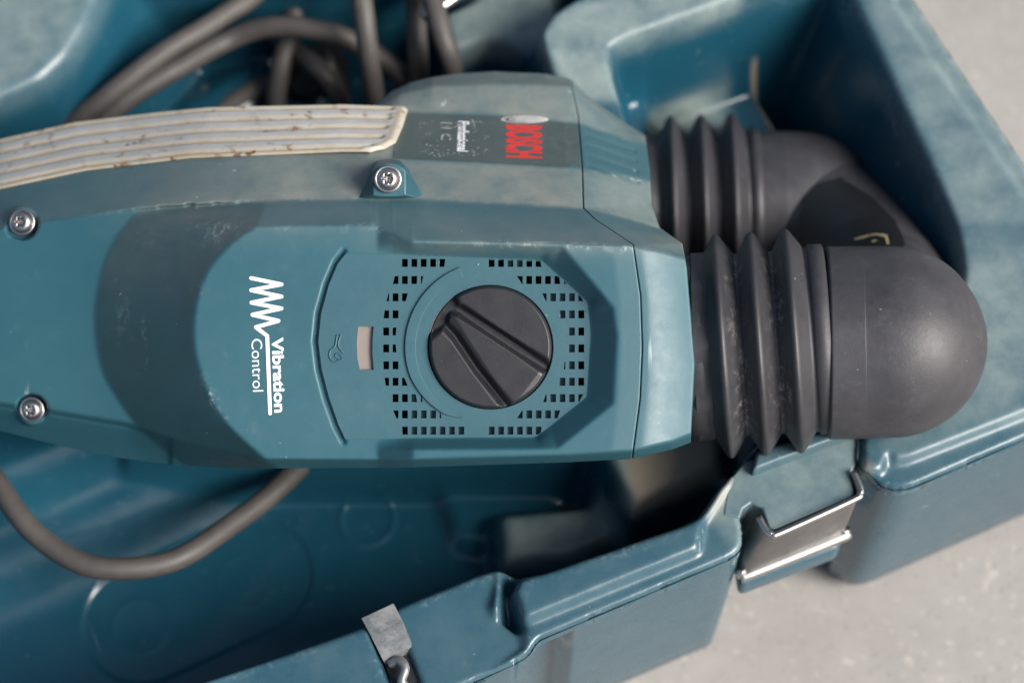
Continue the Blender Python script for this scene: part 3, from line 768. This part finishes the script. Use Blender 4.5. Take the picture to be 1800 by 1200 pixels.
dial_w = 2.2-3.6*(1-sm(g1_, 5.5, 12.5))-3.0*(1-sm(g2_, 2, 11))
nt1 = sdpoly(RX, RY, [dc_(*q_) for q_ in ((740, 560), (795, 510), (806, 537), (791, 548), (785, 570), (760, 590))])
dial_w = np.minimum(dial_w, 2.2-3.4*(1-sm(nt1, -3, 4)))
bar = sdpoly(RX, RY, [dc_(*q_) for q_ in ((790, 552), (800, 545), (955, 652), (910, 712), (900, 722))])
dial_w = dial_w+.5*(1-sm(bar, -5, 3))
dial_w = np.where(rr[:, None] > .965, np.minimum(dial_w, 2.2-1.2*((rr[:, None]-.965)/.035)), dial_w); dial_w = blur(dial_w, (.8, .8))
dial_w[-1] = -6
DX = T(DC[0]+RX, DC[1]+RY, dial_w)
cen = T(DC[0], DC[1], 2.6)
V = np.concatenate([DX.reshape(-1, 3), [cen]]); fc = [tuple(x) for x in grid_faces(*DX.shape[:2], wrap=True)]
fc += [(j, (j+1) % 220, len(V)-1) for j in range(220)]
dial = link('speed_dial', pymesh('speed_dial', V, fc, True), 'black_plastic', tool); const_attrs(dial, .04)
lathe('dial_well', [(-.008, R/F*D0*1.045), (.0, R/F*D0*1.045), (.0, R/F*D0*1.01), (-.006, R/F*D0*1.01)], T(DC[0], DC[1], -.6), (0, 0, 1), 'black_plastic', tool, 72, up=(1, 0, 0))

# ---- printed writing
def text_pts(body, bold=0.0):
    cu = bpy.data.curves.new('t', 'FONT'); cu.body = body; cu.offset = bold; cu.resolution_u = 4
    ob = bpy.data.objects.new('t', cu); COL.objects.link(ob)
    dg = bpy.context.evaluated_depsgraph_get(); dg.update()
    me = ob.evaluated_get(dg).to_mesh()
    V = np.array([v.co[:2] for v in me.vertices]); fc = [tuple(p_.vertices) for p_ in me.polygons]
    ob.evaluated_get(dg).to_mesh_clear(); bpy.data.objects.remove(ob); bpy.data.curves.remove(cu)
    return V, fc
def put_text(name, body, m, start, end, base_to_top, bold=0.0, lift=.12, capref='H', surf=None, drop=None):
    """reading direction start->end (photo px, baseline), cap height vector base_to_top"""
    V, fc = text_pts(body, bold); Hh = text_pts('H', bold)[0]
    x0, x1 = V[:, 0].min(), V[:, 0].max(); h = Hh[:, 1].max()
    s_ = (V[:, 0]-x0)/(x1-x0); u = V[:, 1]/h
    px = start[0]+(end[0]-start[0])*s_+base_to_top[0]*u; py = start[1]+(end[1]-start[1])*s_+base_to_top[1]*u
    wz = (surf(px, py) if surf else np.zeros(len(px)))+lift
    if drop is not None:
        cen_ = [np.mean([[px[i], py[i]] for i in f], 0) for f in fc]; fc = [f for f, c_ in zip(fc, cen_) if not drop(*c_)]
    return link(name, pymesh(name, T(px, py, wz), fc), m, tool)
put_text('lettering', 'Vibration', 'white_print', wp(276, 540), wp(293, 1006), (19.5, -.6), .030)
put_text('lettering', 'Control', 'white_print', wp(148, 550), wp(157, 876), (18.5, -.6), -.004)
wave = [(146, 172), (335, 211), (146, 247), (335, 286), (148, 324), (335, 360), (154, 399), (316, 437), (175, 476), (246, 530), (264, 1010)]
wl = [wp(*p_) for p_ in wave]
wv_v, wv_f = [], []
for (x0, y0), (x1, y1_) in zip(wl[:-1], wl[1:]):
    dx, dy = x1-x0, y1_-y0; L = math.hypot(dx, dy); nx, ny = -dy/L*3.3, dx/L*3.3
    b = len(wv_v); k = len(wv_f)
    ring = [(x0+nx, y0+ny)]+[(x0+3.3*math.cos(a_), y0+3.3*math.sin(a_)) for a_ in math.atan2(ny, nx)+np.linspace(0, math.pi, 8)[1:-1]]+[(x0-nx, y0-ny), (x1-nx, y1_-ny)]+[(x1+3.3*math.cos(a_), y1_+3.3*math.sin(a_)) for a_ in math.atan2(-ny, -nx)+np.linspace(0, math.pi, 8)[1:-1]]+[(x1+nx, y1_+ny)]
    wv_v += T([p_[0] for p_ in ring], [p_[1] for p_ in ring], .10+.012*k).tolist(); wv_f.append(tuple(range(b, b+len(ring))))
link('wave_mark', pymesh('wave_mark', wv_v, wv_f), 'white_print', tool)
W4 = np.broadcast_to(w4, PX.shape)[:, 0]
def facet(px, py):                             # height on the label facet
    n0 = 700+(px-700)/(1020-700)*428
    return I(n0, list(zip(p0, W4))) - 27*np.clip((I(n0, c_4)-py)/(I(n0, c_4)-I(n0, c_5)), 0, 1)
def facet_plate(name, loops, lift, m, parent=tool):
    P2, tri = cdt_plate(loops)
    return link(name, pymesh(name, T(P2[:, 0], P2[:, 1], facet(P2[:, 0], P2[:, 1])+lift), [tuple(map(int, x)) for x in tri]), m, parent)
lp = [(x_, y_+2.2) for x_, y_ in zip(np.linspace(706, 1016, 14), I(700+(np.linspace(706, 1016, 14)-700)/(1017-700)*428, c_5))]
lp += [(x_, y_-2.2) for x_, y_ in zip(np.linspace(1020, 690, 14), I(700+np.clip(np.linspace(1020, 690, 14)-700, 0, None)/(1023-700)*428, c_4))]
lab_ = facet_plate('label_strip', [lp], .22, 'label_film'); const_attrs(lab_, .28, .12)
put_text('lettering', 'BOSCH', 'red_print', (893, 219), (893, 277), (60, 2), .05, .45, surf=facet)
put_text('lettering', 'Professional', 'white_print', (806, 213), (804, 266), (19, 1), .03, .45, surf=facet, drop=lambda x, y: (math.sin(x*.9)+math.sin(y*1.3+x*.3)) > 1.5)
put_text('lettering', '11 C', 'faded_print', (776, 215), (775, 246), (18, 1), .0, .45, surf=facet, drop=lambda x, y: (math.sin(x*.7)+math.sin(y*1.1)) > 1.2)
# worn crumbs of the old print
cv, cf = [], []
for _ in range(150):
    cx_ = random.choice([random.gauss(755, 14), random.gauss(800, 16), random.gauss(835, 10)]); cy_ = random.choice([random.gauss(218, 4), random.gauss(240, 10), random.gauss(268, 5)])
    if not 738 < cx_ < 868 or not 208 < cy_ < 275: continue
    r1, r2 = random.uniform(.8, 3.2), random.uniform(.4, 1.1); k = random.randint(5, 7); b = len(cv); a0 = random.random()*6
    px = np.array([cx_+r1*random.uniform(.5, 1)*math.cos(a0+j*6.28/k) for j in range(k)]); py = np.array([cy_+r2*random.uniform(.5, 1)*math.sin(a0+j*6.28/k) for j in range(k)])
    cv += T(px, py, facet(px, py)+.38+.004*(_ % 12)).tolist(); cf.append(tuple(range(b, b+k)))
o = link('print_remains', pymesh('print_remains', cv, cf), 'faded_print', tool); o['kind'] = 'stuff'
# round emblem above the red word
def ell(cx_, cy_, rx, ry, n_=48): return [(cx_+rx*math.cos(a_), cy_+ry*math.sin(a_)) for a_ in np.linspace(0, 2*math.pi, n_, endpoint=False)]
em = facet_plate('emblem', [ell(922, 210, 42, 7.0)], .55, 'silver_print')
facet_plate('emblem_ring', [ell(922, 210, 33, 5.2), ell(922, 210, 29, 4.4)], .8, 'black_plastic', em)
facet_plate('emblem_bar', [[(900, 209.2), (944, 209.6), (944, 210.8), (900, 210.4)]], .9, 'black_plastic', em)

# ---- torx screws and the screw boss
def screw(px, py, wz, rpx, dome=2.6, tiltv=(0, 0, 1)):
    C = Vector(T(px, py, wz)); k = rpx/F*D0
    o = lathe('screw', [(-.003, k*1.0), (.0006, k*1.0), (.0011, k*.96), (.0011, k*.80), (.0006, k*.76)], C, tiltv, 'steel', tool, 48, up=(1, 0, 0))
    # domed head with a six-lobed socket
    th2 = np.linspace(0, 2*math.pi, 96, endpoint=False); rows = []
    lobe = k*.33*(1+.22*np.cos(6*th2))
    z = Vector(tiltv).normalized(); x = (Vector((1, 0, 0))-z*z.x).normalized(); y = z.cross(x)
    def ring(r_, h): return np.array(C)[None]+np.cos(th2)[:, None]*(r_[:, None] if isinstance(r_, np.ndarray) else r_)*np.array(x)+np.sin(th2)[:, None]*(r_[:, None] if isinstance(r_, np.ndarray) else r_)*np.array(y)+h*np.array(z)
    hd = dome/1000
    for r_, h in ((k*.76, .0002), (k*.75, hd*.35), (k*.70, hd*.62), (k*.60, hd*.85), (k*.48, hd*.97)): rows.append(ring(r_, h))
    rows += [ring(lobe*1.06, hd), ring(lobe, hd-.0002), ring(lobe*.97, hd-.0022), ring(lobe*.3, hd-.0026), ring(lobe*.02, hd-.0026)]
    V = np.concatenate(rows); me = mesh_np('screw_head', V, grid_faces(len(rows), 96, wrap=True))
    h = link('screw_head', me, 'steel', o); return o
screw(40, 391, LOW-8.3, 25, tiltv=(-.15, .05, 1)); screw(57, 719, LOW-9.0, 24, tiltv=(-.12, -.12, 1))
wb = -16.0
bt = [(656, 343), (656, 300), (668, 289), (684, 286), (700, 289), (713, 300), (713, 343), (700, 346), (668, 346)]
bb = [(614, 352, -15.5), (652, 296, -27), (664, 282, -31), (684, 278, -32), (704, 282, -31), (718, 296, -27), (750, 350, -15.5), (715, 352, -15.2), (655, 352, -15.2)]
tv = T([p_[0] for p_ in bt], [p_[1] for p_ in bt], -12.0); bv = T([p_[0] for p_ in bb], [p_[1] for p_ in bb], [p_[2]-2.5 for p_ in bb])
V = np.concatenate([tv, bv]); nn = len(bt)
fc = [tuple(range(nn))]+[(i, (i+1) % nn, nn+(i+1) % nn, nn+i) for i in range(nn)]+[tuple(range(2*nn-1, nn-1, -1))]
boss = link('screw_boss', pymesh('screw_boss', V, fc), 'tool_plastic', tool); const_attrs(boss, .02, .1); bevel_obj(boss, .0005, 2)
screw(682, 315, -11.6, 25)

# ---- bellows and handle
MM = .001
def bellows_prof(R_, r_, pitch, cuff0, cuff1):
    pr = [(-cuff0, r_*.93), (-cuff0, r_), (-1.58*pitch, r_*1.01)]
    for k in (-1, 0, 1):
        c_ = k*pitch
        pr += [(c_-.50*pitch, r_*.985), (c_-.42*pitch, r_*.99), (c_-.13*pitch, R_*.972), (c_-.06*pitch, R_*.994), (c_, R_), (c_+.06*pitch, R_*.994), (c_+.13*pitch, R_*.968), (c_+.40*pitch, r_*1.03), (c_+.47*pitch, r_*.99)]
    pr += [(1.55*pitch, r_*1.0), (1.60*pitch, r_*1.03), (cuff1, r_*1.02), (cuff1+.5, r_*.985), (cuff1+1.0, r_*.90)]
    return [(s_*MM, q_*MM) for s_, q_ in pr]
ax1 = Vector((1, .075, .10)).normalized()
C1 = Vector(T(1333, 604, -34))
bp_ = bellows_prof(37.5, 30.9, 11.6, 26, 23)
o = lathe('collar', [(-.0215, .0295), (-.0212, .0322), (-.0207, .0325), (-.0158, .0325), (-.0152, .0322), (-.0150, .0305)], C1, (1, .045, .10), 'rubber', tool, 10, close=True); const_attrs(o, .55)
bevel_obj(o, .0006, 2, 60)
b1 = lathe('bellows', bp_, C1, ax1, 'rubber', tool, 128)
vz = np.array([v.co[:] for v in b1.data.vertices]).reshape(len(bp_), 128, 3)
val = np.array([min(abs(p_[0]*1000-(-.5*11.6)), abs(p_[0]*1000-.5*11.6)) for p_ in bp_]); fr = (vz-np.array(C1))[..., 2]/.0375
wr_ = np.exp(-.5*(val/1.3)**2)[:, None]*np.clip(fr*1.6, 0, 1)
set_attr(b1.data, 'wear', wr_*2.6); set_attr(b1.data, 'dust', .22+.5*np.clip(1-np.array([p_[1] for p_ in bp_])/.036, 0, .2)[:, None]*5*np.ones(128)[None]*.5)
lathe('collar_gap', [(-.034, .0300), (-.0185, .0300)], C1, ax1, 'dark_inside', tool, 96)
ax2 = Vector((1, .03, .05)).normalized()
C2 = Vector(T(1236, 365, -138))
b2 = lathe('bellows', bellows_prof(35.0, 28.5, 11.2, 40, 21), C2, ax2, 'rubber', tool, 128); const_attrs(b2, .3, 0)
o = sweep('seal_strip', catmull([T(1137, 366, -46), T(1146, 384, -40), T(1153, 400, -36), T(1157, 413, -33)], 6), .0012, 'tan_rubber', tool, 10)
# D-shaped handle from one bellows round to the other
ah = Vector((1, .012, .09)).normalized(); h0 = C1+ah*.0222; h1 = C1+ah*.045
pth = [h0, C1+ah*.034, h1, Vector(T(1524, 606, -37)), Vector(T(1548, 600, -50)), Vector(T(1556, 566, -76)), Vector(T(1534, 490, -104)), Vector(T(1478, 420, -126)), Vector(T(1410, 366, -137)), C2+ax2*.040, C2+ax2*.030, C2+ax2*.0205]
pr_ = catmull([list(v) for v in pth], 30)
rk = [.0321, .0320, .0317, .0309, .0296, .0277, .0258, .0256, .0262, .0270, .0278, .0278]
rad = np.interp(np.linspace(0, len(pth)-1, len(pr_)), range(len(pth)), rk)
rad[0] = .0306; rad[1:4] = [.0313, .0319, .0321]
sw_ = sm(np.arange(len(pr_)), 45, 80)*(1-sm(np.arange(len(pr_)), len(pr_)-60, len(pr_)-25))
pr_s = np.stack([blur(pr_[:, k:k+1], (17, 0))[:, 0] for k in range(3)], -1); pr_ = pr_+(pr_s-pr_)*sw_[:, None]
rows = sweep_pts(pr_, rad, 180)
V, fc = capped(rows)
hd_ = link('handle', pymesh('handle', V, fc, True), 'rubber', tool); const_attrs(hd_, .42, .12)
# sticker on the grip
ppx = 900+F*rows[..., 0]/(D0-(rows[..., 2]-WOFF)); ppy = 600-F*rows[..., 1]/(D0-(rows[..., 2]-WOFF))
ctr = rows.mean(1, keepdims=True); nrm = rows-ctr; nrm /= np.linalg.norm(nrm, axis=2)[..., None]
front = nrm[..., 2] > -.1
def sticker(name, poly, lift, m, par):
    ok = (sdpoly(ppx, ppy, poly) < 0) & front & (np.arange(len(rows))[:, None] > 100)
    V = (rows+nrm*lift).reshape(-1, 3); f = grid_faces(*rows.shape[:2], wrap=True); f = f[ok.reshape(-1)[f].all(1)]
    u_ = np.unique(f); mp_ = np.full(len(V), -1); mp_[u_] = np.arange(len(u_))
    return link(name, mesh_np(name, V[u_], mp_[f]), m, par)
st_ = sticker('sticker', [(1412, 352), (1440, 322), (1478, 312), (1530, 345), (1575, 388), (1592, 430), (1590, 470), (1400, 470), (1405, 400)], .0004, 'sticker', hd_)
for q_ in ([(1500, 421), (1541, 411), (1559, 415), (1565, 436), (1560, 437), (1553, 420), (1541, 416), (1503, 426)], [(1556, 404), (1575, 399), (1576, 402), (1557, 407)], [(1531, 425), (1543, 422), (1544, 427), (1532, 430)]):
    sticker('sticker_print', q_, .0006, 'yellow_print', st_)
for i in range(3):
    for j in range(4):
        cx_, cy_ = 1442+16*j+5*i, 332+13*i+7*j
        sticker('sticker_print', [(cx_, cy_), (cx_+5, cy_+1), (cx_+5, cy_+4), (cx_, cy_+3)], .0006, 'faded_print', st_)

# ------------------------------------------------------------------ power cord, one continuous cable
cord = bpy.data.objects.new('power_cord', None); COL.objects.link(cord)
cord['label'] = 'dusty black rubber power cord looped in the case around the hammer'
cord['category'] = 'cord'
cp = [(800, 260, .030), (798, 130, .082), (772, 50, .098), (745, -40, .098), (712, -100, .092), (715, -60, .082), (730, 10, .086), (735, 90, .078), (728, 180, .055), (700, 280, .036),
      (680, 300, .036), (660, 200, .062), (648, 80, .092), (625, -30, .102), (575, -95, .085), (535, -60, .074), (512, 40, .066), (495, 120, .060), (490, 220, .044), (560, 300, .034),
      (700, 290, .036), (745, 195, .050), (700, 128, .064), (640, 82, .074), (565, 55, .080), (485, 46, .080), (400, 74, .074), (290, 132, .080), (190, 204, .076), (120, 290, .060),
      (60, 400, .034), (0, 440, .034), (-90, 380, .036), (-20, 290, .040), (70, 265, .062), (140, 208, .076), (205, 155, .082), (290, 92, .084), (385, 32, .080), (470, -40, .076), (380, -140, .09), (100, -200, .115), (-300, -60, .115), (-420, 300, .06), (-200, 560, .05),
      (-70, 740, .062), (-10, 845, .070), (58, 935, .072), (145, 988, .072), (240, 998, .070), (335, 970, .066), (430, 905, .058), (520, 825, .050), (600, 740, .038), (640, 690, .034)]
cpw = W([c_[0] for c_ in cp], [c_[1] for c_ in cp], [c_[2] for c_ in cp])
cord.location = (float(cpw[0, 0]), float(cpw[0, 1]), .03)
pth = catmull(cpw-np.array(cord.location)[None], 14)
kx = np.arange(len(pth)); pth = pth+np.stack([np.sin(kx*.21+1)*np.sin(kx*.047), np.sin(kx*.17)*np.sin(kx*.061+2), .6*np.sin(kx*.19+4)*np.sin(kx*.05)], -1)*.00045
o = sweep('cable', pth, .0040*(1+.012*np.sin(kx*.37)*np.sin(kx*.11)), 'cord_rubber', cord, 16, .42)
# second strand of the bundle lying lower, and the plug end tucked under the tool
cp = [(350, 240, .040), (400, 190, .042), (450, 160, .044), (500, 140, .046)]
cq = W([c_[0] for c_ in cp], [c_[1] for c_ in cp], [c_[2] for c_ in cp])-np.array(cord.location)
o = sweep('plug_lead', catmull(cq, 8), .0045, 'cord_rubber', cord, 14, .7)
cp = [(455, 40, .050), (500, 75, .056), (555, 118, .066), (590, 160, .060), (610, 215, .046)]
cq = W([c_[0] for c_ in cp], [c_[1] for c_ in cp], [c_[2] for c_ in cp])-np.array(cord.location)
o = sweep('plug_lead', catmull(cq, 8), .0038, 'cord_rubber', cord, 14, .3)
pa, pb = [np.array(W(*q_)) for q_ in ((505, 138, .046), (600, 120, .052))]
ax = pb-pa; L_ = np.linalg.norm(ax)
lathe('plug', [(0, .0005), (0, .006), (.004, .0085), (.012, .0105), (L_-.003, .0115), (L_, .0105), (L_, .0005)], pa-np.array(cord.location), ax, 'cord_rubber', cord, 32); const_attrs(cord.children[-1], .3)
